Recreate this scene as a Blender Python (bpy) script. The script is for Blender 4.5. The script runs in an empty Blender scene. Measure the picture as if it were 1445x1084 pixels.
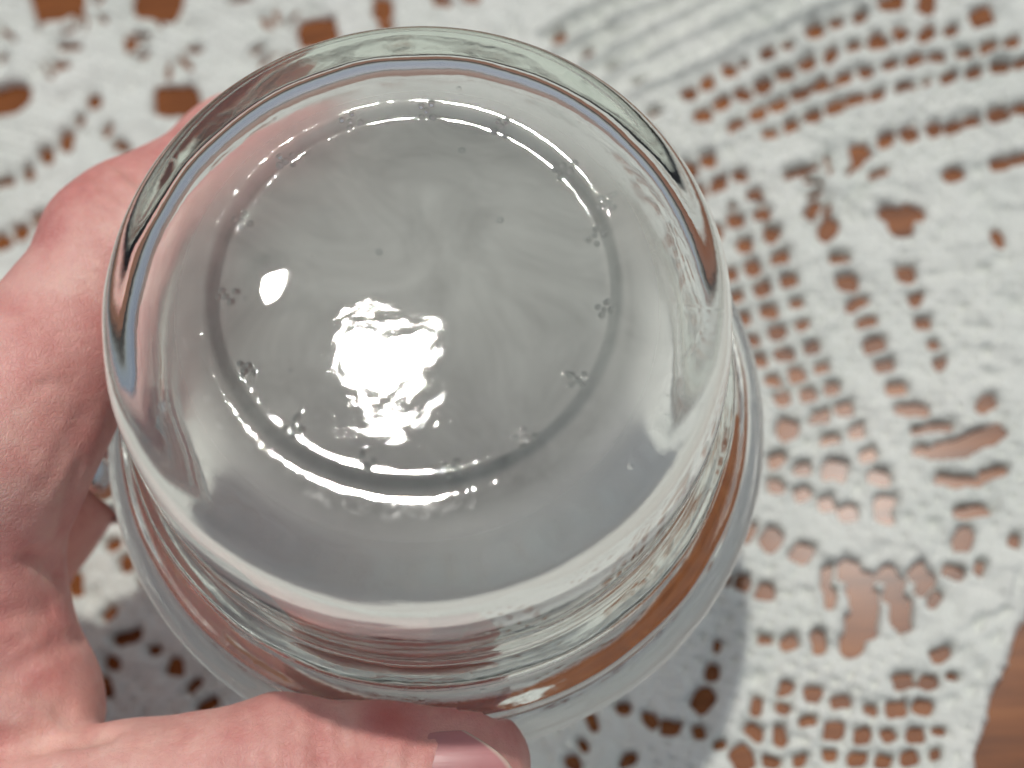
import bpy, math, random
import numpy as np
from mathutils import Matrix, Vector

random.seed(7)
rng = np.random.default_rng(11)
scene = bpy.context.scene
MM = 0.001

# ------------------------------------------------------------------ frame of reference
# Sizes are in millimetres. "Camera" coordinates: x right, y up, z towards the viewer.
F_PX, CX, CY = 2000.0, 722.5, 542.0          # focal length and centre in photograph pixels
def px(u, v, d):
    """point seen at photograph pixel (u, v), d millimetres in front of the lens"""
    return np.array([(u - CX) / F_PX * d, (CY - v) / F_PX * d, -d])
def unit(v):
    v = np.asarray(v, float)
    return v / np.linalg.norm(v)
TABLE_N = unit([-0.178, 0.373, 0.910])       # the table's normal as the camera sees it
SUN_DIR = unit([-0.09, 0.625, 0.775])       # direction towards the sun
P0 = np.array([0.0, 0.0, -283.0])            # table point on the optical axis
XW = unit(np.array([1.0, 0, 0]) - TABLE_N[0] * TABLE_N)
YW = np.cross(TABLE_N, XW)
ROT = np.stack([XW, YW, TABLE_N])            # camera -> world rotation
def to_world(p):
    """camera millimetres -> world metres (table top is z = 0)"""
    return (np.asarray(p, float) - P0) @ ROT.T * MM
def on_table(u, v):
    """where the ray through a photograph pixel meets the table, in world millimetres"""
    r = np.array([(u - CX) / F_PX, (CY - v) / F_PX, -1.0])
    k = (TABLE_N @ P0) / (TABLE_N @ r)
    return ((r * k - P0) @ ROT.T)[:2]

# ------------------------------------------------------------------ camera
cam_data = bpy.data.cameras.new('camera')
cam = bpy.data.objects.new('camera', cam_data)
scene.collection.objects.link(cam)
scene.camera = cam
cam_data.sensor_width = 36.0
cam_data.lens = F_PX / 1445.0 * 36.0
cam_data.clip_start = 0.01
cam_data.clip_end = 50.0
mw = Matrix.Identity(4)
for i in range(3):
    for j in range(3):
        mw[i][j] = float(ROT[i, j])
loc = to_world([0, 0, 0])
for i in range(3):
    mw[i][3] = float(loc[i])
cam.matrix_world = mw
cam_data.dof.use_dof = True
cam_data.dof.focus_distance = 0.180
cam_data.dof.aperture_fstop = 13.2

# ------------------------------------------------------------------ light
sun_w = ROT @ SUN_DIR
elev = math.asin(sun_w[2])
azim = math.atan2(sun_w[0], sun_w[1])
world = bpy.data.worlds.new('World')
scene.world = world
world.use_nodes = True
wn = world.node_tree.nodes
wl = world.node_tree.links
sky = wn.new('ShaderNodeTexSky')
sky.sky_type = 'NISHITA'
sky.sun_disc = False
sky.sun_elevation = elev
sky.sun_rotation = azim
sky.air_density = 1.0
sky.dust_density = 3.0
sky.ozone_density = 1.0
wn['Background'].inputs['Strength'].default_value = 0.14
hazy = wn.new('ShaderNodeHueSaturation')
hazy.inputs['Saturation'].default_value = 0.55
wl.new(sky.outputs['Color'], hazy.inputs['Color'])
wl.new(hazy.outputs['Color'], wn['Background'].inputs['Color'])
sun_data = bpy.data.lights.new('sun', 'SUN')
sun_data.energy = 3.0
sun_data.angle = math.radians(2.3)
sun_data.color = (1.0, 0.965, 0.90)
sun = bpy.data.objects.new('sun', sun_data)
scene.collection.objects.link(sun)
sun.rotation_euler = Vector(sun_w).to_track_quat('Z', 'Y').to_euler()
sun.location = (0, 0.2, 0.8)

scene.view_settings.view_transform = 'Standard'
scene.view_settings.look = 'None'
scene.view_settings.gamma = 1.0
scene.view_settings.exposure = -1.0
scene.view_settings.use_curve_mapping = False
scene.cycles.max_bounces = 14
scene.cycles.transmission_bounces = 12
scene.cycles.glossy_bounces = 6
scene.cycles.diffuse_bounces = 3
scene.cycles.transparent_max_bounces = 8
scene.cycles.caustics_reflective = True
scene.cycles.caustics_refractive = True
scene.cycles.sample_clamp_indirect = 12.0
scene.cycles.blur_glossy = 0.3
scene.cycles.use_adaptive_sampling = True
scene.cycles.adaptive_threshold = 0.025
scene.cycles.use_denoising = True
try:
    scene.cycles.denoiser = 'OPENIMAGEDENOISE'
    scene.cycles.denoising_input_passes = 'RGB_ALBEDO_NORMAL'
except Exception:
    pass

# ------------------------------------------------------------------ helpers
def mesh_obj(name, verts, faces, mat=None, parent=None, smooth=True):
    me = bpy.data.meshes.new(name)
    verts = np.asarray(verts, np.float32)
    faces = np.asarray(faces, np.int32)
    n, k = faces.shape
    me.vertices.add(len(verts))
    me.vertices.foreach_set('co', verts.ravel())
    me.loops.add(n * k)
    me.loops.foreach_set('vertex_index', faces.ravel())
    me.polygons.add(n)
    me.polygons.foreach_set('loop_start', np.arange(0, n * k, k, dtype=np.int32))
    me.polygons.foreach_set('loop_total', np.full(n, k, np.int32))
    me.update(calc_edges=True)
    me.validate()
    if smooth:
        me.polygons.foreach_set('use_smooth', np.ones(len(me.polygons), bool))
    if mat:
        me.materials.append(mat)
    o = bpy.data.objects.new(name, me)
    scene.collection.objects.link(o)
    if parent:
        o.parent = parent
    return o

def float_attr(o, name, values):
    a = o.data.attributes.new(name, 'FLOAT', 'POINT')
    a.data.foreach_set('value', np.asarray(values, np.float32))

def blur_noise(shape, cell, wavelength, seed):
    """smooth random field of unit spread (grid spacing cell, feature size wavelength)"""
    g = np.random.default_rng(seed).normal(size=shape)
    fy = np.fft.fftfreq(shape[0], cell)[:, None]
    fx = np.fft.rfftfreq(shape[1], cell)[None, :]
    s = wavelength / 2.6
    k = np.exp(-2 * (math.pi * s) ** 2 * (fx ** 2 + fy ** 2))
    f = np.fft.irfft2(np.fft.rfft2(g) * k, s=shape)
    return f / f.std()

class Nodes:
    def __init__(self, name):
        self.mat = bpy.data.materials.new(name)
        self.mat.use_nodes = True
        self.t = self.mat.node_tree
        self.bsdf = self.t.nodes['Principled BSDF']
        self.out = self.t.nodes['Material Output']
        self.coord = self.t.nodes.new('ShaderNodeTexCoord')
    def node(self, kind, **kw):
        n = self.t.nodes.new(kind)
        for k, v in kw.items():
            if k.startswith('i_'):
                n.inputs[k[2:].replace('_', ' ')].default_value = v
            else:
                setattr(n, k, v)
        return n
    def link(self, a, b):
        self.t.links.new(a, b)
    def noise(self, scale, detail=4.0, rough=0.55, distort=0.0, vec=None):
        n = self.node('ShaderNodeTexNoise')
        n.inputs['Scale'].default_value = scale
        n.inputs['Detail'].default_value = detail
        n.inputs['Roughness'].default_value = rough
        n.inputs['Distortion'].default_value = distort
        self.link(vec or self.coord.outputs['Object'], n.inputs['Vector'])
        return n
    def ramp(self, src, stops):
        r = self.node('ShaderNodeValToRGB')
        e = r.color_ramp.elements
        while len(e) < len(stops):
            e.new(0.5)
        for el, (p, c) in zip(e, stops):
            el.position = p
            el.color = (*c, 1.0) if len(c) == 3 else c
        self.link(src, r.inputs['Fac'])
        return r
    def mix(self, fac, a, b, blend='MIX'):
        m = self.node('ShaderNodeMix', data_type='RGBA', blend_type=blend)
        for s, v in ((m.inputs[0], fac), (m.inputs[6], a), (m.inputs[7], b)):
            if isinstance(v, (int, float)):
                s.default_value = v
            elif isinstance(v, tuple):
                s.default_value = (*v, 1.0)
            else:
                self.link(v, s)
        return m.outputs[2]
    def math(self, op, a, b=0.0):
        m = self.node('ShaderNodeMath', operation=op)
        for s, v in zip(m.inputs, (a, b)):
            if isinstance(v, (int, float)):
                s.default_value = v
            else:
                self.link(v, s)
        return m.outputs[0]
    def bump(self, height, strength, dist, prev=None):
        b = self.node('ShaderNodeBump')
        b.inputs['Strength'].default_value = strength
        b.inputs['Distance'].default_value = dist
        self.link(height, b.inputs['Height'])
        if prev:
            self.link(prev, b.inputs['Normal'])
        return b.outputs['Normal']
    def attr(self, name):
        return self.node('ShaderNodeAttribute', attribute_name=name).outputs['Fac']

# ------------------------------------------------------------------ materials
def wood_material():
    m = Nodes('varnished_wood')
    mp = m.node('ShaderNodeMapping')
    mp.inputs['Scale'].default_value = (9.0, 90.0, 9.0)
    mp.inputs['Rotation'].default_value = (0, 0, 0.5)
    m.link(m.coord.outputs['Object'], mp.inputs['Vector'])
    grain = m.noise(3.0, 6.0, 0.6, 0.4, mp.outputs['Vector'])
    broad = m.noise(9.0, 3.0, 0.5)
    c = m.ramp(grain.outputs['Fac'], [(0.32, (0.10, 0.028, 0.006)), (0.5, (0.25, 0.078, 0.017)), (0.72, (0.40, 0.145, 0.036))])
    col = m.mix(m.math('MULTIPLY', broad.outputs['Fac'], 0.5), c.outputs['Color'], (0.18, 0.055, 0.012))
    m.link(col, m.bsdf.inputs['Base Color'])
    m.bsdf.inputs['Roughness'].default_value = 0.5
    m.bsdf.inputs['Specular IOR Level'].default_value = 0.2
    m.bsdf.inputs['Coat Weight'].default_value = 0.22
    m.bsdf.inputs['Coat Roughness'].default_value = 0.22
    m.link(m.bump(grain.outputs['Fac'], 0.12, 0.0006), m.bsdf.inputs['Normal'])
    return m.mat

def cotton_material():
    m = Nodes('white_crochet_cotton')
    n1 = m.noise(900.0, 3.0)
    n2 = m.noise(40.0, 3.0)
    n3 = m.noise(2600.0, 2.0)
    c = m.ramp(n2.outputs['Fac'], [(0.3, (0.71, 0.745, 0.695)), (0.7, (0.795, 0.815, 0.765))])
    m.link(c.outputs['Color'], m.bsdf.inputs['Base Color'])
    m.bsdf.inputs['Roughness'].default_value = 0.95
    m.bsdf.inputs['Specular IOR Level'].default_value = 0.15
    m.bsdf.inputs['Sheen Weight'].default_value = 0.15
    b = m.bump(n1.outputs['Fac'], 0.6, 0.0006)
    m.link(m.bump(n3.outputs['Fac'], 0.4, 0.0002, b), m.bsdf.inputs['Normal'])
    return m.mat

def glass_material():
    m = Nodes('old_pressed_glass')
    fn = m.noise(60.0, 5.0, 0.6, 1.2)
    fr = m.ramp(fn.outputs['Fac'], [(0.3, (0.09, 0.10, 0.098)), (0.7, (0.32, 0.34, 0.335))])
    floor_tint = m.mix(m.attr('haze_glass'), (0.985, 0.99, 0.985), fr.outputs['Color'])  # mottled grey tint darkens the inner floor
    m.link(floor_tint, m.bsdf.inputs['Base Color'])
    m.bsdf.inputs['Transmission Weight'].default_value = 1.0
    m.bsdf.inputs['IOR'].default_value = 1.5
    worn = m.attr('worn')
    wear = m.noise(700.0, 4.0, 0.7)
    wr = m.ramp(wear.outputs['Fac'], [(0.45, (0, 0, 0)), (0.62, (1, 1, 1))])
    r = m.math('ADD', m.math('MULTIPLY', m.math('MULTIPLY', worn, wr.outputs['Color']), 0.35), m.math('ADD', 0.02, m.math('MULTIPLY', m.attr('haze_glass'), 0.50)))
    m.link(r, m.bsdf.inputs['Roughness'])
    big = m.noise(130.0, 2.0, 0.5)
    tiny = m.noise(1500.0, 3.0, 0.6)
    b = m.bump(big.outputs['Fac'], 0.04, 0.0012)
    mid = m.noise(520.0, 2.0, 0.5)
    b = m.bump(mid.outputs['Fac'], 0.035, 0.0003, b)
    # pimples and seeds in the old glass
    sv = m.node('ShaderNodeTexVoronoi')
    sv.inputs['Scale'].default_value = 210.0
    m.link(m.coord.outputs['Object'], sv.inputs['Vector'])
    sep = m.node('ShaderNodeSeparateColor')
    m.link(sv.outputs['Color'], sep.inputs[0])
    pim = m.ramp(sv.outputs['Distance'], [(0.03, (1, 1, 1)), (0.10, (0, 0, 0))])
    sel = m.math('GREATER_THAN', sep.outputs[0], 0.8)
    b = m.bump(m.math('MULTIPLY', pim.outputs['Color'], sel), 0.3, 0.0005, b)
    m.link(m.bump(tiny.outputs['Fac'], 0.035, 0.00012, b), m.bsdf.inputs['Normal'])
    vol = m.node('ShaderNodeVolumeAbsorption')
    vol.inputs['Color'].default_value = (0.78, 0.90, 0.76, 1)
    vol.inputs['Density'].default_value = 11.0
    m.link(vol.outputs['Volume'], m.out.inputs['Volume'])
    return m.mat

def skin_material():
    m = Nodes('skin')
    a = m.noise(55.0, 4.0, 0.6)
    bl = m.noise(140.0, 6.0, 0.7)
    base = m.ramp(a.outputs['Fac'], [(0.30, (0.76, 0.32, 0.29)), (0.5, (0.87, 0.48, 0.42)), (0.70, (0.94, 0.63, 0.54))])
    spot = m.ramp(bl.outputs['Fac'], [(0.34, (0.84, 0.64, 0.65)), (0.58, (1, 1, 1))])
    col = m.mix(0.7, base.outputs['Color'], spot.outputs['Color'], 'MULTIPLY')
    col = m.mix(m.attr('flush_fold_shade'), col, (0.60, 0.13, 0.115))
    m.link(col, m.bsdf.inputs['Base Color'])
    m.bsdf.inputs['Subsurface Weight'].default_value = 0.35
    m.bsdf.inputs['Subsurface Radius'].default_value = (1.0, 0.35, 0.2)
    m.bsdf.inputs['Subsurface Scale'].default_value = 0.0012
    m.bsdf.inputs['Roughness'].default_value = 0.47
    m.bsdf.inputs['Specular IOR Level'].default_value = 0.45
    # fine criss-cross skin lines, coarser folds and pores
    v1 = m.node('ShaderNodeTexVoronoi', feature='DISTANCE_TO_EDGE')
    v1.inputs['Scale'].default_value = 1300.0
    warp = m.noise(260.0, 3.0)
    wv = m.node('ShaderNodeVectorMath', operation='MULTIPLY_ADD')
    m.link(warp.outputs['Color'], wv.inputs[0])
    wv.inputs[1].default_value = (0.004, 0.004, 0.004)
    m.link(m.coord.outputs['Object'], wv.inputs[2])
    m.link(wv.outputs[0], v1.inputs['Vector'])
    l1 = m.ramp(v1.outputs['Distance'], [(0.0, (0, 0, 0)), (0.14, (1, 1, 1))])
    v2 = m.node('ShaderNodeTexVoronoi', feature='DISTANCE_TO_EDGE')
    v2.inputs['Scale'].default_value = 330.0
    m.link(wv.outputs[0], v2.inputs['Vector'])
    l2 = m.ramp(v2.outputs['Distance'], [(0.0, (0, 0, 0)), (0.10, (1, 1, 1))])
    n3 = m.noise(420.0, 4.0, 0.65)
    b = m.bump(n3.outputs['Fac'], 0.28, 0.0005)
    b = m.bump(l2.outputs['Color'], 0.11, 0.00035, b)
    b = m.bump(l1.outputs['Color'], 0.30, 0.00014, b)
    por = m.noise(2300.0, 2.0, 0.6)
    b = m.bump(por.outputs['Fac'], 0.22, 0.00012, b)
    m.link(b, m.bsdf.inputs['Normal'])
    return m.mat

def nail_material():
    m = Nodes('fingernail')
    t = m.attr('tip')
    n = m.noise(120.0, 3.0)
    c = m.ramp(n.outputs['Fac'], [(0.3, (0.54, 0.21, 0.215)), (0.7, (0.62, 0.28, 0.28))])
    col = m.mix(t, c.outputs['Color'], (0.68, 0.52, 0.44))
    col = m.mix(m.attr('cuticle'), col, (0.80, 0.45, 0.40))
    m.link(col, m.bsdf.inputs['Base Color'])
    m.bsdf.inputs['Subsurface Weight'].default_value = 0.3
    m.bsdf.inputs['Subsurface Radius'].default_value = (1.0, 0.4, 0.3)
    m.bsdf.inputs['Subsurface Scale'].default_value = 0.001
    m.bsdf.inputs['Roughness'].default_value = 0.36
    m.bsdf.inputs['Coat Weight'].default_value = 0.0
    m.bsdf.inputs['Coat Roughness'].default_value = 0.165
    mp = m.node('ShaderNodeMapping')
    mp.inputs['Scale'].default_value = (60.0, 1600.0, 600.0)
    m.link(m.coord.outputs['Object'], mp.inputs['Vector'])
    r = m.noise(1.0, 2.0, vec=mp.outputs['Vector'])
    m.link(m.bump(r.outputs['Fac'], 0.15, 0.0003), m.bsdf.inputs['Normal'])
    return m.mat

def metal_material(name, color, rough):
    m = Nodes(name)
    n = m.noise(300.0, 3.0)
    c = m.ramp(n.outputs['Fac'], [(0.3, tuple(x * 0.9 for x in color)), (0.7, color)])
    m.link(c.outputs['Color'], m.bsdf.inputs['Base Color'])
    m.bsdf.inputs['Metallic'].default_value = 1.0
    m.bsdf.inputs['Roughness'].default_value = rough
    return m.mat

# ------------------------------------------------------------------ table
def build_table():
    x0, x1, y0, y1, th = -900, 900, -700, 700, 28
    n = 8
    ring = []
    bev = 4.0
    verts, faces = [], []
    prof = [(0.0, 0.0), (bev * 0.5, -bev * 0.13), (bev, -bev), (bev, -th)]
    for off, z in prof:
        verts += [(x0 - off, y0 - off, z), (x1 + off, y0 - off, z), (x1 + off, y1 + off, z), (x0 - off, y1 + off, z)]
    faces.append((0, 1, 2, 3))
    for k in range(len(prof) - 1):
        for i in range(4):
            a, b = k * 4 + i, k * 4 + (i + 1) % 4
            faces.append((a, a + 4, b + 4, b))
    e = (len(prof) - 1) * 4
    faces.append((e + 3, e + 2, e + 1, e))
    o = mesh_obj('table_top', np.array(verts) * MM, faces, wood_material(), smooth=False)
    o['label'] = 'orange-brown varnished wooden table top under the lace cloth'
    o['category'] = 'table'
    return o

# ------------------------------------------------------------------ lace tablecloth
Z = 1445.0 / 480.0
holes = []                                    # (centre u, v, half width, half height, angle, depth 0..1) in photograph pixels
def hole(u, v, w=9.5, h=7.0, ang=0.0, depth=1.0):
    holes.append((u, v, w, h, ang, depth))
def from_zoom(x0, y0, pts, w=9.5, h=7.0, ang=0.0, depth=1.0):
    for p in pts:
        hole(x0 + p[0] / Z, y0 + p[1] / Z, *(p[2:] if len(p) > 2 else (w, h, ang, depth)))
# open mesh arcs at the upper right
from_zoom(965, 0, [(25, 410), (100, 360), (195, 310), (255, 280, 6, 5, 0, .8), (360, 240), (440, 205, 8, 5, 0, .8), (555, 150, 11, 8, .5, 1),
                   (650, 115, 9, 6, .4, .9), (745, 85), (880, 30, 17, 11, 0, 1), (1030, 20, 11, 12, 0, 1)], 9.5, 8, .4)
from_zoom(965, 0, [(80, 505), (165, 450), (250, 410), (340, 375), (430, 335), (525, 290), (620, 250), (720, 215), (825, 185, 12, 9, .4, 1), (920, 155),
                   (1030, 155), (1135, 140), (1260, 85, 18, 13, .5, 1)], 10, 7.5, .4)
from_zoom(965, 0, [(145, 595, 6, 5, 0, .7), (220, 545), (315, 495), (405, 460), (495, 415), (580, 380), (675, 345), (775, 320), (870, 290), (975, 268),
                   (1080, 255), (1185, 245), (1295, 215), (1390, 200)], 10, 6.5, .35)
from_zoom(965, 0, [(370, 580), (455, 550), (545, 505), (640, 470), (735, 435), (825, 412), (940, 380), (1030, 360, 8, 5, .3, .8), (1125, 340), (1230, 325),
                   (1340, 300), (1435, 285)], 10.5, 6.5, .3)
from_zoom(965, 0, [(470, 750, 13, 8, .2, 1), (545, 725, 8, 5, .3, .8), (625, 690, 6, 9, 0, .7), (750, 660, 15, 13, .2, 1), (855, 605), (960, 575), (1060, 560),
                   (1140, 550), (1220, 525), (1330, 505, 15, 11, .3, 1), (1430, 480)], 10, 7.5, .3)
from_zoom(965, 0, [(1140, 755, 14, 9, .2, 1), (1245, 735, 8, 5, .2, .7), (1340, 710), (1430, 690)], 10, 6, .3)
# star motif
from_zoom(965, 0, [(820, 750, 16, 7, .35, 1), (510, 830, 10, 5, 0, .6), (550, 900, 7, 11, -.5, 1), (610, 990, 12, 17, -.35, 1), (690, 930, 5, 13, .6, .7), (745, 935, 4, 10, .7, .6),
                   (875, 915, 17, 11, 0, 1), (960, 915, 20, 11, 0, 1), (925, 955, 18, 14, 0, 1), (940, 990, 11, 8, 0, 1),
                   (1235, 840, 10, 5, .3, .7), (1280, 900, 7, 6, .3, .6), (1330, 1020, 8, 12, .1, .9), (1110, 990, 10, 6, 0, .5), (880, 810, 16, 4, .1, .5)])
# mesh running down beside the jar
from_zoom(965, 0, [(20, 735), (100, 690), (240, 755), (150, 790), (205, 880, 6, 6, 0, .8), (300, 840), (330, 920), (220, 950), (370, 1010, 10, 9, 0, 1),
                   (255, 1050), (60, 820), (135, 990), (195, 665, 7, 5, 0, .6)], 9, 8)
from_zoom(965, 360, [(405, 25), (290, 65), (190, 95), (445, 120), (330, 155), (220, 190), (475, 215), (360, 250), (250, 280), (505, 310), (395, 340),
                     (285, 370), (545, 400), (430, 430), (320, 455), (590, 485), (480, 515), (375, 540), (630, 575), (530, 605), (420, 620), (680, 665),
                     (575, 695), (440, 755, 15, 14, 0, 1), (735, 760), (620, 790), (520, 815, 7, 5, 0, .7), (780, 855), (400, 880), (500, 915),
                     (640, 920, 17, 14, 0, 1), (830, 950, 12, 9, 0, 1), (735, 1000, 7, 6, 0, .7), (390, 985), (500, 1020), (600, 1060), (850, 1060, 16, 11, 0, 1)], 9.5, 7.5, .2)
from_zoom(965, 360, [(655, 25, 13, 8, .2, 1), (690, 130, 13, 11, .2, 1), (735, 215, 14, 7, .3, 1), (770, 295, 14, 7, .4, 1), (805, 390, 12, 9, .2, 1),
                     (850, 480, 14, 9, .1, 1), (900, 575, 14, 10, .1, 1), (965, 665, 20, 10, -.1, 1), (1000, 750, 12, 4, .1, .8), (1090, 738, 18, 7, .25, 1),
                     (1040, 845, 20, 8, .0, 1), (1130, 835, 24, 13, .15, 1), (1220, 805, 26, 14, .35, 1), (1310, 765, 18, 13, .6, 1),
                     (1120, 965, 20, 9, -.25, 1), (1200, 970, 22, 8, .15, 1), (1300, 935, 18, 8, .4, 1),
                     (945, 100, 11, 8, .1, 1), (985, 205), (1015, 300), (1055, 390, 8, 6, 0, .8), (1090, 465), (1250, 330, 10, 6, 0, .6), (1285, 430, 8, 6, 0, .7),
                     (1305, 525, 9, 6, 0, .7), (1280, 640, 15, 11, .5, 1), (1075, 105, 11, 4, 0, .6), (1170, 90, 9, 5, .1, .7), (1260, 70, 9, 4, .2, .7), (1370, 40, 9, 6, .3, .7),
                     (1410, 230, 9, 7, 0, .7), (1200, 240, 8, 5, 0, .4)], 9.5, 7.5, .2)
from_zoom(965, 724, [(265, 90, 9, 10, 0, 1), (370, 115, 10, 12, -.6, 1), (500, 175, 14, 15, -.7, 1), (600, 290, 8, 15, .1, 1), (620, 360, 8, 16, .05, 1),
                     (700, 250, 10, 12, -.3, 1), (745, 320, 17, 20, -.3, 1), (765, 400, 20, 24, .05, 1), (745, 480, 21, 22, .3, 1), (715, 560, 18, 17, .5, 1),
                     (860, 260, 9, 13, -.6, 1), (895, 330, 13, 18, -.4, 1), (920, 410, 14, 20, -.05, 1), (920, 475, 12, 14, .3, 1),
                     (985, 255, 8, 10, -.9, 1), (1025, 310, 9, 16, -.5, 1), (1062, 375, 9, 14, -.3, 1),
                     (1185, 115, 14, 17, -.3, 1), (1140, 260, 15, 9, -.5, 1), (1250, 240, 8, 9, -.4, .8), (700, 10), (850, 20, 14, 12, 0, 1), (940, 45, 8, 7, 0, .7), (1060, 65, 9, 5, 0, .5), (1220, 0, 24, 8, 0, 1),
                     (170, 285, 9, 7, 0, 1), (250, 300, 8, 9, 0, 1), (345, 335, 10, 9, 0, 1), (430, 355, 9, 4, 0, .6), (520, 355, 10, 4, 0, .6),
                     (345, 540, 11, 6, 0, .9), (450, 555, 9, 8, 0, 1), (570, 550, 10, 14, .2, 1), (140, 570, 6, 10, 0, .9), (120, 680, 9, 10, 0, 1),
                     (80, 800, 17, 14, .6, 1), (320, 710, 11, 5, 0, .7), (310, 820, 7, 12, -.2, 1), (435, 750, 10, 7, 0, 1), (545, 780, 11, 9, 0, 1), (665, 805, 12, 9, 0, 1),
                     (785, 835), (900, 835, 11, 8, 0, 1), (1010, 830, 11, 8, 0, 1), (1130, 800, 10, 6, .6, .7), (930, 725, 12, 8, .3, 1), (1040, 720, 9, 7, 0, 1), (1140, 700, 9, 5, 0, .8),
                     (1095, 605, 11, 7, .4, 1), (1250, 480, 11, 5, .7, .7), (1340, 440, 11, 5, .7, .7), (1315, 555, 9, 6, .5, .7), (1260, 670, 8, 5, .5, .6), (1210, 760, 8, 5, .5, .6), (1400, 130, 9, 9, 0, .8), (1415, 290, 6, 9, 0, .6), (1190, 600, 8, 5, .4, .5),
                     (300, 930, 12, 8, -.4, 1), (415, 835, 10, 6, -.2, .8), (405, 955, 7, 13, 0, 1), (525, 885, 11, 7, 0, .9), (635, 930, 11, 11, 0, 1), (750, 945, 11, 8, 0, 1),
                     (870, 945, 10, 9, .3, 1), (980, 945, 10, 8, 0, 1), (1080, 930, 10, 6, .2, .8), (250, 1040, 14, 18, .5, 1), (375, 1060, 12, 7, 0, .9), (490, 970, 10, 6, 0, .7),
                     (490, 1060, 9, 7, 0, .8), (620, 1030, 9, 7, 0, .8), (730, 1055), (845, 1055), (950, 1045), (1060, 1030, 9, 7, .5, .8), (65, 940, 9, 9, 0, .8), (155, 990, 9, 6, 0, .8)], 9.5, 7.5, 0)
# beneath the hand
from_zoom(0, 724, [(490, 140, 9, 8, .3, 1), (550, 215, 10, 10, .3, 1), (630, 285, 9, 7, .2, 1), (330, 310, 10, 12, .3, 1), (415, 370, 10, 9, .5, .7), (470, 440, 14, 8, .7, .9),
                   (550, 532, 19, 9, .15, 1), (665, 592, 9, 8, .2, 1), (755, 660, 10, 9, -.3, 1), (830, 740, 9, 15, -.6, 1), (890, 825, 17, 9, .65, 1),
                   (490, 640, 15, 8, -.7, 1), (455, 730, 8, 15, .5, 1), (635, 920, 13, 9, .3, 1)])
from_zoom(480, 724, [(1205, 835, 9, 8, 0, .9), (1310, 880, 10, 8, 0, 1), (1410, 920, 10, 7, 0, 1), (1070, 890, 6, 10, .5, 1), (1035, 990, 8, 11, .3, 1), (1225, 1050, 9, 8, 0, .9), (990, 1065, 9, 9, 0, 1)])
# upper left corner
from_zoom(0, 0, [(250, 5, 36, 28, .1, 1), (680, 0, 34, 30, 0, 1), (1350, 150, 28, 20, .35, 1), (55, 440, 29, 20, .25, 1), (755, 440, 31, 22, -.15, 1),
                 (410, 445, 8, 10, 0, .9), (350, 530, 7, 8, 0, .8), (295, 610, 8, 11, 0, 1), (210, 680, 8, 10, 0, 1), (140, 745, 7, 8, 0, .85), (25, 790, 16, 7, .2, 1),
                 (520, 632, 11, 6, 0, .85), (470, 560, 6, 11, -.4, .8), (390, 600, 6, 6, 0, .6), (195, 945, 11, 9, .3, 1), (100, 1000, 10, 9, .3, 1), (15, 1040, 11, 9, .3, 1),
                 (1045, 280, 9, 7, -.4, .7), (270, 295, 10, 6, .2, .8), (305, 210, 16, 5, .15, .75), (300, 140, 16, 5, .4, .75), (815, 150, 10, 6, .6, .7), (850, 225, 11, 6, -.1, .7),
                 (560, 200, 9, 13, .3, .75), (580, 370, 7, 9, 0, .7), (185, 330, 5, 14, -.4, .6), (1130, 110, 12, 8, .2, .7), (1330, 55, 18, 4, .1, .7), (1330, 15, 18, 4, .1, .6),
                 (560, 110, 10, 8, .4, .6), (610, 290, 13, 4, .1, .6), (20, 290, 9, 9, .3, .6), (45, 130, 8, 8, .3, .6), (720, 330, 12, 5, .5, .6), (1020, 10, 18, 6, 0, .8)])
from_zoom(480, 0, [(185, 45, 11, 12, 0, 1), (200, 120, 9, 6, 0, .8), (400, 85, 9, 9, 0, .7), (430, 15, 11, 6, 0, .8), (560, 0, 11, 6, 0, .9), (735, 140, 8, 11, 0, .7), (490, 55, 10, 5, 0, .5)])
def spokes(u, v, r0, r1, n, a0=0.0):
    for i in range(n):
        a = a0 + 2 * math.pi * i / n + random.uniform(-.12, .12)
        rm = (r0 + r1) / 2
        hole(u + rm * math.cos(a), v - rm * math.sin(a), (r1 - r0) / 2, 3.3, a, random.uniform(.55, .95))
spokes(46, 76, 24, 54, 15)
spokes(236, 66, 24, 54, 15, .2)
spokes(130, 20, 12, 30, 9, .2)
spokes(1180, 268, 22, 46, 13)
spokes(400, 60, 22, 46, 11)
# shallow dents between the corded ridges
def dents(p0, p1, p2, n, w=9, h=5, depth=.62):
    for i in range(n):
        t = i / (n - 1)
        u = (1 - t) ** 2 * p0[0] + 2 * t * (1 - t) * p1[0] + t * t * p2[0]
        v = (1 - t) ** 2 * p0[1] + 2 * t * (1 - t) * p1[1] + t * t * p2[1]
        hole(u, v, w, h, .45, depth if i else .85)
dents((790, 58), (850, 30), (925, -10), 6)
dents((831, 82), (890, 50), (1010, -8), 8)
dents((869, 104), (940, 62), (1100, -10), 10)
dents((905, 124), (985, 75), (1180, -5), 12)
dents((925, 165), (940, 155), (955, 148), 2)
RIDGES = [[(768, 52), (818, 26), (884, -4), (930, -25)], [(784, 84), (847, 47), (937, 8), (985, -15)], [(820, 108), (884, 71), (989, 13), (1050, -20)],
          [(850, 129), (910, 89), (1002, 45), (1085, 8), (1140, -15)], [(884, 151), (963, 110), (1080, 53), (1190, 8), (1240, -12)]]

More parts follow.
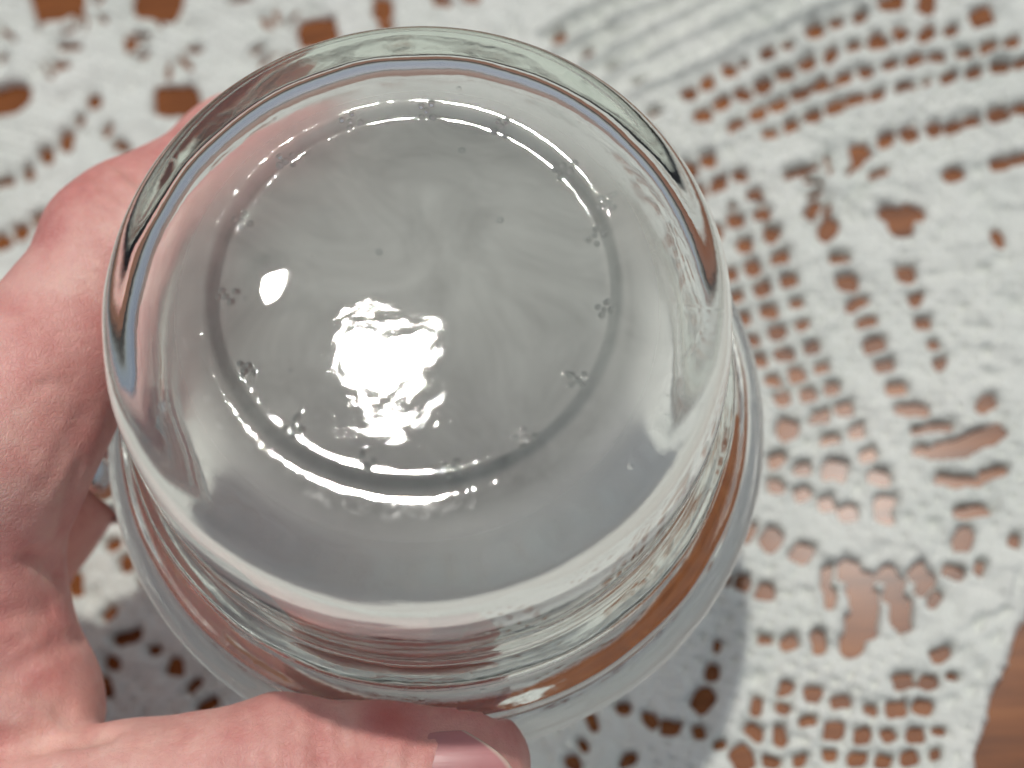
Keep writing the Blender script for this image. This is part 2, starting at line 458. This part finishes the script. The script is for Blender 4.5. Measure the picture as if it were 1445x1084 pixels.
CEN = on_table(430, 1250)
def build_cloth():
    cell = 0.44
    x0, x1, y0, y1 = -185.0, 175.0, -175.0, 150.0
    xs = np.arange(x0, x1, cell)
    ys = np.arange(y0, y1, cell)
    nx, ny = len(xs), len(ys)
    X, Y = np.meshgrid(xs, ys)
    sd = np.full(X.shape, 6.0)
    dent = np.zeros(X.shape)
    # filling mesh for the cloth under the jar and outside the picture
    seen = np.array([on_table(h[0], h[1]) for h in holes])
    jc = on_table(600, 500)
    fill = []
    for r_i in range(2, 60):
        R = 6.2 * r_i
        if r_i % 6 in (0, 5):
            continue
        cx, cy = on_table(430, 1250)
        n = max(6, int(2 * math.pi * R / 6.4))
        for k in range(n):
            a = 2 * math.pi * (k + 0.5 * (r_i % 2)) / n
            fx, fy = cx + R * math.cos(a), cy + R * math.sin(a)
            if not (x0 < fx < x1 and y0 < fy < y1):
                continue
            if np.min((seen[:, 0] - fx) ** 2 + (seen[:, 1] - fy) ** 2) < 9.0 ** 2:
                continue
            # inside the picture only beneath the jar or the hand
            q = (np.array([fx, fy, 0.0]) @ ROT) + P0
            u, v = CX + F_PX * q[0] / -q[2], CY - F_PX * q[1] / -q[2]
            inside = -5 < u < 1450 and -5 < v < 1089
            under = ((u - 600) / 400) ** 2 + ((v - 500) / 400) ** 2
            if under < 1.15 and inside:
                continue
            if inside and not (under < 1 or (u < 100 and v > 450)):
                continue
            fill.append((fx, fy, a))
    for (u, v, w, h, ang, depth) in holes:
        c = on_table(u, v)
        ex = (on_table(u + 4, v) - on_table(u - 4, v)) / 8
        ey = (on_table(u, v - 4) - on_table(u, v + 4)) / 8
        ang += random.uniform(-.2, .2)
        if w < 13 and h < 13:
            w, h = w * random.uniform(1.02, 1.22), h * random.uniform(1.04, 1.26)
        else:
            w, h = w * .94, h * .94
        ca, sa = math.cos(ang), math.sin(ang)
        J = np.stack([(ex * ca + ey * sa) * w * 1.12, (-ex * sa + ey * ca) * h * 1.15], axis=1)
        stamp(X, Y, sd, dent, x0, y0, cell, c, J, depth)
    for fx, fy, a in fill:
        ca, sa = math.cos(a), math.sin(a)
        J = np.array([[ca * 1.2, -sa * 1.5], [sa * 1.2, ca * 1.5]]) * random.uniform(.85, 1.1)
        stamp(X, Y, sd, dent, x0, y0, cell, np.array([fx, fy]), J, 1.0)
    # corded ridges
    ridge = np.zeros(X.shape)
    for line in RIDGES:
        P = np.array([on_table(u, v) for u, v in line])
        for a, b in zip(P[:-1], P[1:]):
            ab = b - a
            t = np.clip(((X - a[0]) * ab[0] + (Y - a[1]) * ab[1]) / (ab @ ab), 0, 1)
            q2 = (X - a[0] - t * ab[0]) ** 2 + (Y - a[1] - t * ab[1]) ** 2
            ridge = np.maximum(ridge, np.exp(-q2 / 1.1 ** 2))
    # the cloth's border at the lower right, beyond it bare wood
    pa, pb = on_table(1449, 850), on_table(1366, 1090)
    t = unit(pb - pa)
    nrm = np.array([t[1], -t[0]])
    if (on_table(700, 500) - pa) @ nrm < 0:
        nrm = -nrm
    along = (X - pa[0]) * t[0] + (Y - pa[1]) * t[1]
    border = (X - pa[0]) * nrm[0] + (Y - pa[1]) * nrm[1] + 0.35 * np.sin(along / 1.6) + 0.25 * np.sin(along / 4.1) + 0.0009 * (along - 15) ** 2
    sd = np.minimum(sd, border)
    # heights: rounded yarn at every opening, lumpy stitches on the solid parts
    wob = blur_noise(X.shape, cell, 2.2, 5)
    sd = np.where(sd < 5.5, sd + 0.17 * wob + 0.13 * blur_noise(X.shape, cell, 1.2, 15), sd)
    prof = np.sqrt(np.clip(1 - (1 - np.clip(sd / 1.25, 0, 1)) ** 2, 0, 1))
    h = 2.2 * prof
    h = h - 1.9 * dent * prof + 2.4 * ridge * prof
    rr = np.hypot(X - CEN[0], Y - CEN[1])
    th = np.arctan2(Y - CEN[1], X - CEN[0])
    w1 = 0.8 * blur_noise(X.shape, cell, 28.0, 12)
    amp = np.clip(0.75 + 0.45 * blur_noise(X.shape, cell, 16.0, 13), 0.1, 1.3)
    ncol = 2 * math.pi * np.maximum(np.round(rr / 26) * 26, 26) / 2.9
    row = -np.clip(np.cos(rr * 2 * math.pi / 2.9 + w1), -.2, 1) * np.clip(np.cos(th * np.round(ncol) + w1), -.2, 1) * amp
    lump = 1.0 * row + 0.20 * blur_noise(X.shape, cell, 1.9, 6) + 0.36 * blur_noise(X.shape, cell, 4.5, 8) + 0.45 * np.clip(blur_noise(X.shape, cell, 30.0, 9), -1, 1)
    h = np.maximum(h + lump * prof, 0.0) + 0.12
    # snap rim vertices to the outline
    gy, gx = np.gradient(sd, cell)
    g2 = np.maximum(gx ** 2 + gy ** 2, 0.04)
    near = (sd < 0) & (sd > -1.2)
    step = np.where(near, np.clip(-sd, 0, 0.6), 0)
    Xs = X + step * gx / np.sqrt(g2)
    Ys = Y + step * gy / np.sqrt(g2)
    V = np.stack([Xs, Ys, np.where(sd < 0, 0.06, h)], axis=-1).reshape(-1, 3) * MM
    idx = np.arange(nx * ny).reshape(ny, nx)
    keep = (sd > 0)
    cellkeep = keep[:-1, :-1] | keep[1:, :-1] | keep[:-1, 1:] | keep[1:, 1:]
    q = np.stack([idx[:-1, :-1], idx[:-1, 1:], idx[1:, 1:], idx[1:, :-1]], axis=-1)[cellkeep]
    used, inv = np.unique(q, return_inverse=True)
    o = mesh_obj('lace_tablecloth', V[used], inv.reshape(-1, 4), cotton_material())
    o['label'] = 'white crochet lace cloth with open mesh rows spread on the wooden table'
    o['category'] = 'tablecloth'
    return o

def stamp(X, Y, sd, dent, x0, y0, cell, c, J, depth):
    sv = np.linalg.svd(J, compute_uv=False)
    reach = sv[0] * 1.2 + 3.2
    i0 = max(0, int((c[0] - reach - x0) / cell)); i1 = int((c[0] + reach - x0) / cell) + 2
    j0 = max(0, int((c[1] - reach - y0) / cell)); j1 = int((c[1] + reach - y0) / cell) + 2
    xs, ys = X[j0:j1, i0:i1], Y[j0:j1, i0:i1]
    if xs.size == 0:
        return
    Ji = np.linalg.inv(J)
    dx, dy = xs - c[0], ys - c[1]
    p, q = Ji[0, 0] * dx + Ji[0, 1] * dy, Ji[1, 0] * dx + Ji[1, 1] * dy
    r = (np.abs(p) ** 3.6 + np.abs(q) ** 3.6) ** (1 / 3.6)
    d = (r - 1) * math.sqrt(sv[0] * sv[1])
    if depth < 0.75:                       # a dent in the stitches, not an opening
        dent[j0:j1, i0:i1] = np.maximum(dent[j0:j1, i0:i1], np.exp(-(r * 0.95) ** 2) * (depth + 0.15))
    else:
        d = d + (1 - depth) * 0.8
        sd[j0:j1, i0:i1] = smin(sd[j0:j1, i0:i1], d, 0.45)

# ------------------------------------------------------------------ glass jar
JAR_B = px(585, 405, 165)                    # middle of the jar's underside (faces the camera)
JAR_F = px(618, 600, 216)                    # middle of its mouth flange
AX = unit(JAR_F - JAR_B)
AU = unit(np.cross(AX, [0, 1, 0]))           # across
AV = np.cross(AU, AX)
JAR_H = float(np.linalg.norm(JAR_F - JAR_B))
OUTER = [(0.01, 0.62), (8, 0.62), (16, 0.62), (20, 0.61), (22.4, 0.58), (23.3, 0.42), (24.2, 0.16), (25.4, 0.05), (27.5, 0.0), (30.5, 0.03), (33.2, 0.22), (35.1, 0.8), (36.5, 2.0),
         (37.4, 4.0), (38.0, 7.0), (38.5, 11), (39.1, 17), (39.5, 24), (39.6, 28), (39.7, 30.0), (40.6, 31.0), (41.8, 31.8), (42.3, 33.2), (42.2, 35.0), (41.6, 36.4),
         (41.6, 37.8), (42.2, 39.4), (43.6, 40.8), (45.0, 41.8), (45.6, 43.2), (45.5, 44.8), (45.4, 45.8), (46.4, 46.7), (48.1, 47.6), (48.9, 49.4), (48.9, 51.6), (48.2, 53.6), (46.9, 54.8), (45.6, 55.2)]
INNER = [(44.2, 54.8), (43.0, 53.2), (41.4, 49.5), (39.2, 45.5), (37.4, 41.5), (36.5, 37), (36.7, 32), (36.7, 23), (36.4, 15.5), (35.6, 11.8), (34.0, 9.5), (31.2, 8.3),
         (27, 7.9), (20, 7.8), (9, 7.7), (0.01, 7.7)]

def catmull(pts, n):
    p = np.array(pts, float)
    p = np.vstack([2 * p[0] - p[1], p, 2 * p[-1] - p[-2]])
    out = []
    for i in range(1, len(p) - 2):
        m = n
        for k in range(m):
            t = k / m
            a, b, c, d = p[i - 1], p[i], p[i + 1], p[i + 2]
            out.append(0.5 * ((2 * b) + (-a + c) * t + (2 * a - 5 * b + 4 * c - d) * t * t + (-a + 3 * b - 3 * c + d) * t ** 3))
    out.append(p[-2])
    return np.array(out)

def jar_outer_radius(t):
    pr = np.array(OUTER[9:])
    return np.interp(t, pr[:, 1], pr[:, 0])

def jar_point(r, ang, t):
    return JAR_B + np.multiply.outer(t, AX) + np.multiply.outer(r * np.cos(ang), AU) + np.multiply.outer(r * np.sin(ang), AV)

def build_jar():
    S = 1300
    prof_o = catmull(OUTER, 5)
    # the stippled bearing ring gets finer steps
    fine = np.arange(20.6, 24.4, 0.11)
    pr = prof_o
    k0 = np.searchsorted(pr[:55, 0], 20.6)
    k1 = np.searchsorted(pr[:55, 0], 24.4)
    seg = np.stack([fine, np.interp(fine, pr[:60, 0], pr[:60, 1])], axis=1)
    prof_o = np.vstack([pr[:k0], seg, pr[k1:]])
    prof_i = catmull(INNER, 5)
    prof = np.vstack([prof_o, prof_i])
    no = len(prof_o)
    n = len(prof)
    ang = np.arange(S) * 2 * math.pi / S
    R = np.repeat(prof[:, :1], S, axis=1)
    T = np.repeat(prof[:, 1:], S, axis=1)
    A = np.repeat(ang[None, :], n, axis=0)
    lx, ly = R * np.cos(A), R * np.sin(A)
    # stipple: 16 clusters of tiny bumps round the ring
    bump = np.zeros_like(T)
    lr = random.Random(3)
    spots = [(495, 170), (603, 155), (706, 178), (792, 240), (855, 285), (842, 330), (852, 433), (815, 534), (740, 615), (640, 658), (515, 652), (415, 602), (345, 520), (318, 415), (342, 310), (403, 225)]
    for i, (u, v) in enumerate(spots):
        ray = px(u, v, 1.0)
        k = ((JAR_B) @ AX) / (ray @ AX)
        q = ray * k - JAR_B
        cx, cy = q @ AU, q @ AV
        for q in range(5):
            th = 2 * math.pi * q / 4 + i
            bx, by = cx + (q > 0) * .92 * math.cos(th) + lr.uniform(-.25, .25), cy + (q > 0) * .92 * math.sin(th) + lr.uniform(-.25, .25)
            rad = lr.uniform(.25, .36)
            d2 = (lx[:no] - bx) ** 2 + (ly[:no] - by) ** 2
            m = d2 < rad ** 2
            bump[:no][m] = np.maximum(bump[:no][m], 1.0 * np.sqrt(rad ** 2 - d2[m]))
    T = T - np.where(T < 6, bump, 0)
    # hand-pressed unevenness of both faces of the bottom and of the wall
    def wave(x, y, s, seed):
        r = np.random.default_rng(seed)
        f = 0
        for _ in range(9):
            a = r.uniform(0, 2 * math.pi); w = r.uniform(.6, 1.5) * 2 * math.pi / s; ph = r.uniform(0, 6.28)
            f = f + np.sin((x * math.cos(a) + y * math.sin(a)) * w + ph)
        return f / 3
    isin = (np.arange(n) >= no)[:, None]
    fl_o = np.clip((20.5 - R) / 4, 0, 1) * (~isin)
    fl_i = np.clip((30 - R) / 5, 0, 1) * isin
    T = T + fl_o * 0.02 * wave(lx, ly, 18, 1) + fl_i * 0.10 * wave(lx, ly, 17, 2) + fl_i * 0.02 * wave(lx, ly, 5, 4)
    # added dimple in the base, shaped from the sun direction to make a glint
    for (u, v), rad in (((388, 397), 3.4),):
        ray = px(u, v, 1.0)
        q = ray * ((JAR_B @ AX) / (ray @ AX)) - JAR_B
        ddx, ddy = lx - q @ AU, ly - q @ AV
        nn = unit(unit(-ray) + SUN_DIR)
        gx_, gy_ = (nn @ AU) / -(nn @ AX), (nn @ AV) / -(nn @ AX)
        T = T + (~isin) * (T < 3) * (gx_ * ddx + gy_ * ddy) * np.exp(-((ddx ** 2 + ddy ** 2) / rad ** 2) ** 2.5)
    def seam(path, wdt, hgt):
        out = np.zeros_like(T)
        Q = []
        for u, v in path:
            ray = px(u, v, 1.0)
            q = ray * ((JAR_B @ AX) / (ray @ AX)) - JAR_B
            Q.append(np.array([q @ AU, q @ AV]) * 1.02)
        for a, b in zip(Q[:-1], Q[1:]):
            ab = b - a
            t = np.clip(((lx - a[0]) * ab[0] + (ly - a[1]) * ab[1]) / (ab @ ab), 0, 1)
            out = np.maximum(out, np.exp(-((lx - a[0] - t * ab[0]) ** 2 + (ly - a[1] - t * ab[1]) ** 2) / wdt ** 2))
        return out * hgt * fl_i
    T = T + seam([(600, 285), (660, 295), (730, 325), (790, 370), (840, 400)], .9, .16) + seam([(350, 560), (400, 610), (470, 650), (560, 680), (660, 690)], 1.3, .22)
    T = T + seam([(300, 330), (380, 270), (470, 240), (520, 235)], 1.6, .14) + seam([(370, 500), (400, 550), (445, 590)], 1.0, .2)
    wall = np.where(T > 6, 1.0, np.clip((R - 28) / 6, 0, 1)) * ((T > 3) & (R > 28))
    R = R + wall * 0.035 * wave(A * 40, T, 12, 3) * np.where(isin, 1.6, 0.8)
    V = jar_point(R.ravel(), A.ravel(), T.ravel())
    idx = np.arange(n * S).reshape(n, S)
    a = idx[:-1, :]
    b = np.roll(a, -1, axis=1)
    c = idx[1:, :]
    d = np.roll(c, -1, axis=1)
    F = np.stack([a, b, d, c], axis=-1).reshape(-1, 4)
    # close the two tiny holes on the axis
    V = to_world(V)
    worn = np.clip((T - 45) / 3, 0, 1) * (~isin) * 0.7 + np.exp(-((R - 42.4) / 0.5) ** 2) * (np.abs(T - 33.6) < 2.5) * (~isin) + 0.3 * np.exp(-((R - 27.5) / 1.2) ** 2) * (T < 2)
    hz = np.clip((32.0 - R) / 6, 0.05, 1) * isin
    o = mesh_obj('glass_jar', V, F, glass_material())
    float_attr(o, 'worn', np.clip(worn, 0, 1).ravel())
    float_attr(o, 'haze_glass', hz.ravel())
    import bmesh
    bm = bmesh.new()
    bm.from_mesh(o.data)
    bm.edges.ensure_lookup_table()
    bnd = [e for e in bm.edges if e.is_boundary]
    bmesh.ops.holes_fill(bm, edges=bnd, sides=0)
    bmesh.ops.recalc_face_normals(bm, faces=bm.faces)
    for f in bm.faces:
        f.smooth = True
    bm.to_mesh(o.data)
    bm.free()
    o['label'] = 'clear pressed-glass jar held upside down, stippled base facing the camera'
    o['category'] = 'jar'
    return o

# ------------------------------------------------------------------ hand
def round_cone(P, a, b, ra, rb):
    ba = b - a
    L2 = ba @ ba
    rr = ra - rb
    a2 = L2 - rr * rr
    il2 = 1.0 / L2
    pa = P - a
    y = pa @ ba
    z = y - L2
    x2 = ((pa * L2 - y[..., None] * ba) ** 2).sum(-1)
    y2 = y * y * L2
    z2 = z * z * L2
    k = np.sign(rr) * rr * rr * x2
    d = (np.sqrt(x2 * a2 * il2) + y * rr) * il2 - ra
    d = np.where(np.sign(z) * a2 * z2 > k, np.sqrt(x2 + z2) * il2 - rb, d)
    d = np.where((np.sign(z) * a2 * z2 <= k) & (np.sign(y) * a2 * y2 < k), np.sqrt(x2 + y2) * il2 - ra, d)
    return d

def smin(a, b, k):
    h = np.clip(0.5 + 0.5 * (b - a) / k, 0, 1)
    return b + (a - b) * h - k * h * (1 - h)

def smax(a, b, k):
    return -smin(-a, -b, k)

def surface_nets(vol, origin, h):
    nx, ny, nz = vol.shape
    ins = vol < 0
    cnt = np.zeros((nx - 1, ny - 1, nz - 1), np.int8)
    for i in (0, 1):
        for j in (0, 1):
            for k in (0, 1):
                cnt += ins[i:nx - 1 + i, j:ny - 1 + j, k:nz - 1 + k]
    act = (cnt > 0) & (cnt < 8)
    ci, cj, ck = np.nonzero(act)
    vid = np.full(act.shape, -1, np.int64)
    vid[ci, cj, ck] = np.arange(len(ci))
    acc = np.zeros((len(ci), 3))
    num = np.zeros(len(ci))
    corners = [(0, 0, 0), (1, 0, 0), (0, 1, 0), (1, 1, 0), (0, 0, 1), (1, 0, 1), (0, 1, 1), (1, 1, 1)]
    for p in corners:
        for ax in range(3):
            if p[ax] == 1:
                continue
            q = list(p); q[ax] = 1
            va = vol[ci + p[0], cj + p[1], ck + p[2]]
            vb = vol[ci + q[0], cj + q[1], ck + q[2]]
            m = (va < 0) != (vb < 0)
            t = np.where(m, va / np.where(m, va - vb, 1), 0)
            pos = np.array(p, float)[None, :].repeat(len(ci), 0)
            pos[:, ax] += t
            acc += pos * m[:, None]
            num += m
    V = (np.stack([ci, cj, ck], 1) + acc / num[:, None]) * h + origin
    faces = []
    for ax in range(3):
        o1, o2 = (ax + 1) % 3, (ax + 2) % 3
        sl_a = [slice(None)] * 3; sl_b = [slice(None)] * 3
        sl_a[ax] = slice(0, -1); sl_b[ax] = slice(1, None)
        A, B = ins[tuple(sl_a)], ins[tuple(sl_b)]
        ch = A != B
        e = np.stack(np.nonzero(ch), 1)
        lim = np.array(act.shape)
        ok = (e[:, o1] > 0) & (e[:, o2] > 0) & (e[:, o1] < lim[o1]) & (e[:, o2] < lim[o2])
        e = e[ok]
        flip = ~A[tuple(e.T)]
        def at(d1, d2):
            q = e.copy(); q[:, o1] -= d1; q[:, o2] -= d2
            return vid[q[:, 0], q[:, 1], q[:, 2]]
        f = np.stack([at(1, 1), at(0, 1), at(0, 0), at(1, 0)], 1)
        f[flip] = f[flip][:, ::-1]
        faces.append(f)
    return V, np.vstack(faces)

INDEX = [((-18, 640, 196), 13.6), ((178, 362, 210), 11.3), ((335, 222, 226), 9.2), ((425, 178, 236), 8.2)]
MIDDLE = [((-60, 860, 222), 12.5), ((66, 712, 230), 9.8), ((190, 530, 240), 9.4), ((290, 440, 244), 8.4)]
RINGF = [((-110, 900, 232), 12.0), ((-95, 770, 250), 9.6), ((-150, 700, 264), 9.0), ((-215, 770, 264), 8.0)]
LITTLE = [((-190, 960, 242), 10.5), ((-150, 860, 258), 8.4), ((-200, 800, 270), 7.8), ((-255, 850, 270), 7.0)]
THUMB = [((-110, 1225, 196), 16.5), ((170, 1154, 193), 11.9), ((415, 1098, 192), 11.2), ((560, 1092, 192), 10.6), ((640, 1088, 193), 10.4)]
PALM = [((-66, 835, 203), 13.8), ((0, 1000, 203), 14.6)]

def build_hand():
    h = 0.72
    pts = [px(*p) for ch in (INDEX, MIDDLE, RINGF, LITTLE, THUMB, PALM) for p, _ in ch]
    far = [px(-420, 1120, 222), px(-850, 1500, 232)]
    allp = np.array(pts + far)
    lo = allp.min(0) - 34
    hi = allp.max(0) + 20
    hi[0] = px(745, 1090, 192)[0] + 6
    lo[1] = max(lo[1], px(0, 1500, 215)[1] - 10)
    dim = np.ceil((hi - lo) / h).astype(int)
    gx, gy, gz = [lo[i] + np.arange(dim[i]) * h for i in range(3)]
    vol = np.full(tuple(dim), 50.0)
    def add(a, ra, b, rb, k):
        a, b = np.asarray(a, float), np.asarray(b, float)
        pad = max(ra, rb) + 10
        mn, mx = np.minimum(a, b) - pad, np.maximum(a, b) + pad
        s = [slice(max(0, int((mn[i] - lo[i]) / h)), min(dim[i], int((mx[i] - lo[i]) / h) + 2)) for i in range(3)]
        if any(x.stop <= x.start for x in s):
            return
        P = np.stack(np.meshgrid(gx[s[0]], gy[s[1]], gz[s[2]], indexing='ij'), -1)
        d = round_cone(P, a, b, ra, rb)
        vol[tuple(s)] = smin(vol[tuple(s)], d, k)
    def cut(pl, r, depth, k=1.0):
        """a skin fold: a groove of radius r along a polyline whose points lie on the surface"""
        for a, b in zip(pl[:-1], pl[1:]):
            a, b = np.asarray(a, float), np.asarray(b, float)
            mn, mx = np.minimum(a, b) - 5, np.maximum(a, b) + 5
            s = [slice(max(0, int((mn[i] - lo[i]) / h)), min(dim[i], int((mx[i] - lo[i]) / h) + 2)) for i in range(3)]
            P = np.stack(np.meshgrid(gx[s[0]], gy[s[1]], gz[s[2]], indexing='ij'), -1)
            ab = b - a
            t = np.clip(((P - a) @ ab) / (ab @ ab), 0, 1)
            q = np.sqrt(((P - a - t[..., None] * ab) ** 2).sum(-1))
            vol[tuple(s)] += depth * np.exp(-(q / r) ** 2)
    def chain(c, k):
        for (p, r), (q, s) in zip(c[:-1], c[1:]):
            add(px(*p), r, px(*q), s, k)
    # palm, back of the hand and forearm
    add(px(-170, 760, 226), 19, px(-150, 1040, 224), 21, 12)
    add(px(-60, 720, 216), 15, px(-150, 900, 224), 20, 12)
    add(px(-150, 980, 224), 22, px(-420, 1180, 224), 23, 14)
    add(px(-420, 1180, 224), 23, px(-850, 1500, 232), 27, 10)
    for (p, r), (q, s) in zip(PALM[:-1], PALM[1:]):
        add(px(*p), r, px(*q), s, 7)
    add(px(-18, 640, 198), 13.4, px(-66, 835, 203), 13.8, 5)
    for f in (LITTLE, RINGF, MIDDLE):
        chain(f, 3.0)
    chain(INDEX, 4.0)
    # knuckle of the index finger
    add(px(150, 335, 211), 8.2, px(190, 305, 213), 8.0, 5)
    chain(THUMB[:2], 3.0)
    chain(THUMB[1:], 4.0)
    # folds that show: thumb joint, palm, index knuckle
    def onsurf(u, v):
        d = np.array([(u - CX) / F_PX, (CY - v) / F_PX, -1.0])
        for k in np.arange(160, 260, 0.35):
            p = d * k
            i = ((p - lo) / h).astype(int)
            if (i < 0).any() or (i >= dim).any():
                continue
            if vol[tuple(i)] < 0:
                return p
        return d * 200
    folds = [([(578, 1083), (582, 1056), (602, 1034), (640, 1020), (690, 1028), (720, 1052), (736, 1083)], .8, .9),
             ([(447, 990), (446, 1030), (452, 1082)], 1.0, 1.5), ([(484, 1008), (487, 1045), (497, 1083)], 1.0, 1.3), ([(412, 1000), (405, 1040), (404, 1084)], .9, .9),
             ([(372, 1010), (366, 1050), (370, 1084)], .9, .5), ([(520, 1030), (528, 1060), (530, 1084)], .8, .3),
             ([(150, 1036), (110, 1036), (60, 1042), (-5, 1050)], 1.6, 2.8), ([(122, 1032), (95, 1000), (60, 975), (25, 955), (5, 948)], 1.5, 2.2),
             ([(10, 955), (45, 930), (90, 908), (122, 898)], 1.3, 1.3), ([(0, 870), (30, 868), (70, 862)], 1.3, .7), ([(88, 820), (70, 795), (40, 785)], 1.3, 1.1),
             ([(130, 243), (150, 262), (178, 280)], 1.0, 1.2), ([(163, 224), (185, 243), (205, 262)], .9, .9), ([(104, 268), (128, 290), (160, 305)], .9, .9),
             ([(122, 1034), (95, 1001), (60, 976), (25, 956)], .7, 1.0), ([(148, 1036), (110, 1037), (60, 1043), (0, 1051)], .7, 1.0), ([(10, 956), (45, 931), (90, 909)], .7, .8),
             ([(20, 1000), (50, 1012), (90, 1018)], .8, .5), ([(0, 920), (30, 905), (60, 885)], .8, .5), ([(30, 560), (60, 545), (95, 540)], .9, .3),
             ([(60, 690), (92, 640), (118, 590)], 1.4, .3), ([(90, 760), (95, 700), (112, 660)], 1.2, .45)]
    paths = [([onsurf(*p) for p in pl], r, d) for pl, r, d in folds]
    for pl, r, d in paths:
        cut(pl, r, d)
    # slight unevenness of flesh
    P = np.stack(np.meshgrid(gx, gy, gz, indexing='ij', sparse=False), -1).astype(np.float32)
    n = np.zeros(vol.shape, np.float32)
    r = np.random.default_rng(4)
    for _ in range(10):
        w = r.normal(size=3); w = w / np.linalg.norm(w) * 2 * math.pi / r.uniform(7, 20)
        n += np.sin(P @ w.astype(np.float32) + r.uniform(0, 6.28))
    vol = vol + 0.06 * n
    # skin pressed against the glass gives way
    rel = P - JAR_B.astype(np.float32)
    t = rel @ AX.astype(np.float32)
    rad = np.sqrt(np.maximum((rel ** 2).sum(-1) - t * t, 0))
    pr_t = [-0.1] + [p[1] for p in OUTER[9:]] + [200.0]
    pr_r = [25.0] + [p[0] for p in OUTER[9:]] + [45.6]
    prr = np.interp(t, pr_t, pr_r)
    jar = np.maximum(np.maximum(rad - prr, -t - 0.4), t - 55.3)
    del rel, t, prr, P
    gap = 0.25
    touch = vol.copy()
    vol = smax(vol, gap - jar, 0.8)
    V, Fc = surface_nets(vol, lo, h)
    # colour: flushed where squeezed and over the joints, with crease shade painted along the folds
    gi = np.clip(((V - lo) / h).astype(int), 0, dim - 1)
    jd = jar[gi[:, 0], gi[:, 1], gi[:, 2]]
    flush_fold_shade = 0.6 * np.exp(-np.clip(jd, 0, None) / 3.0)
    def blot(u, v, d, r, s):
        return s * np.exp(-((V - px(u, v, d)) ** 2).sum(1) / r ** 2)
    flush_fold_shade = flush_fold_shade + blot(545, 1008, 184, 4.0, .75) + blot(590, 1060, 184, 3.0, .3) + blot(125, 950, 195, 8, .35) + blot(110, 560, 186, 9, .3) + blot(40, 880, 192, 7, .25) + blot(130, 270, 205, 8, .3)
    for pl, r, dp in paths:
        for a, b in zip(pl[:-1], pl[1:]):
            ab = b - a
            t = np.clip(((V - a) @ ab) / (ab @ ab), 0, 1)
            q2 = ((V - a - t[:, None] * ab) ** 2).sum(1)
            flush_fold_shade = np.maximum(flush_fold_shade, 0.4 * min(1, dp) * np.exp(-q2 / (r * .9) ** 2))
    o = mesh_obj('hand', to_world(V), Fc, skin_material())
    float_attr(o, 'flush_fold_shade', np.clip(flush_fold_shade, 0, .85))
    o['label'] = 'bare hand gripping the glass jar, thumb along its rim and fingers behind it'
    o['category'] = 'hand'
    md = o.modifiers.new('smooth', 'SMOOTH')
    md.factor = 0.4
    md.iterations = 1
    return o

def build_nail(hand):
    """thumb nail: a curved plate bedded in the thumb's tip"""
    base, tip = px(515, 1094, 192), px(731, 1092, 192)
    ax = tip - base
    L = np.linalg.norm(ax)
    ax = ax / L
    up = np.array([0, 0, 1.0]); up = unit(up - (up @ ax) * ax)
    side = np.cross(up, ax)
    if side[1] < 0:
        side = -side
    na, nb = 41, 45
    verts, tipv, bedv = [], [], []
    for layer in (0, 1):
        for j in range(nb):
            b = j / (nb - 1)
            for i in range(na):
                a = -1 + 2 * i / (na - 1)
                # outline: round base and round free edge
                w = 7.6 * (1 - 0.10 * (1 - b) ** 2)
                lo_e = 0.20 * abs(a) ** 2.4
                hi_e = 1.0 - 0.34 * abs(a) ** 2.6
                s = lo_e + (hi_e - lo_e) * b
                y = a * w
                R = 10.9
                z = math.sqrt(R * R - y * y) - 1.3 * max(0, s - 0.45) ** 2 * 3.2 - 1.1 * (1 - min(1, s / 0.22)) ** 1.5 - 0.5 * abs(a) ** 6 - 0.3 * layer * 1.0
                p = base + ax * (s * L) + side * y + up * (z - 0.16)
                verts.append(p)
                tipv.append(np.clip((b - 0.955) / 0.03, 0, 1))
                bedv.append(np.clip((0.30 - s) / 0.14, 0, 1))
    f = []
    M = na * nb
    for j in range(nb - 1):
        for i in range(na - 1):
            q = j * na + i
            f.append((q, q + 1, q + na + 1, q + na))
            f.append((M + q, M + q + na, M + q + na + 1, M + q + 1))
    rim = [i for i in range(na)] + [j * na + na - 1 for j in range(1, nb)] + [(nb - 1) * na + i for i in range(na - 2, -1, -1)] + [j * na for j in range(nb - 2, 0, -1)]
    for a, b in zip(rim, rim[1:] + rim[:1]):
        f.append((a, M + a, M + b, b))
    o = mesh_obj('fingernail', to_world(np.array(verts)), f, nail_material(), hand)
    float_attr(o, 'tip', tipv)
    float_attr(o, 'cuticle', bedv)
    return o

def build_ring():
    c = px(89, 664, 233.5)
    a, b = px(*MIDDLE[1][0]), px(*MIDDLE[2][0])
    ax = unit(b - a)
    k = (c - a) @ ax
    c = a + ax * k
    u = unit(np.cross(ax, [0, 0, 1.0]))
    v = np.cross(ax, u)
    S, K = 96, 20
    verts, faces = [], []
    for i in range(S):
        th = 2 * math.pi * i / S
        rd = u * math.cos(th) + v * math.sin(th)
        for j in range(K):
            ph = 2 * math.pi * j / K
            rr = 11.3 + (0.95 if math.cos(ph) > 0 else 0.35) * math.cos(ph)
            verts.append(c + rd * rr + ax * 2.9 * math.sin(ph))
    for i in range(S):
        for j in range(K):
            p, q = i * K + j, i * K + (j + 1) % K
            r, s = ((i + 1) % S) * K + j, ((i + 1) % S) * K + (j + 1) % K
            faces.append((p, q, s, r))
    o = mesh_obj('finger_ring', to_world(np.array(verts)), faces, metal_material('polished_silver', (0.90, 0.89, 0.86), 0.07))
    o['label'] = 'polished silvery ring on the finger behind the jar'
    o['category'] = 'ring'
    return o

table = build_table()
cloth = build_cloth()
jar = build_jar()
hand = build_hand()
nail = build_nail(hand)
ring = build_ring()
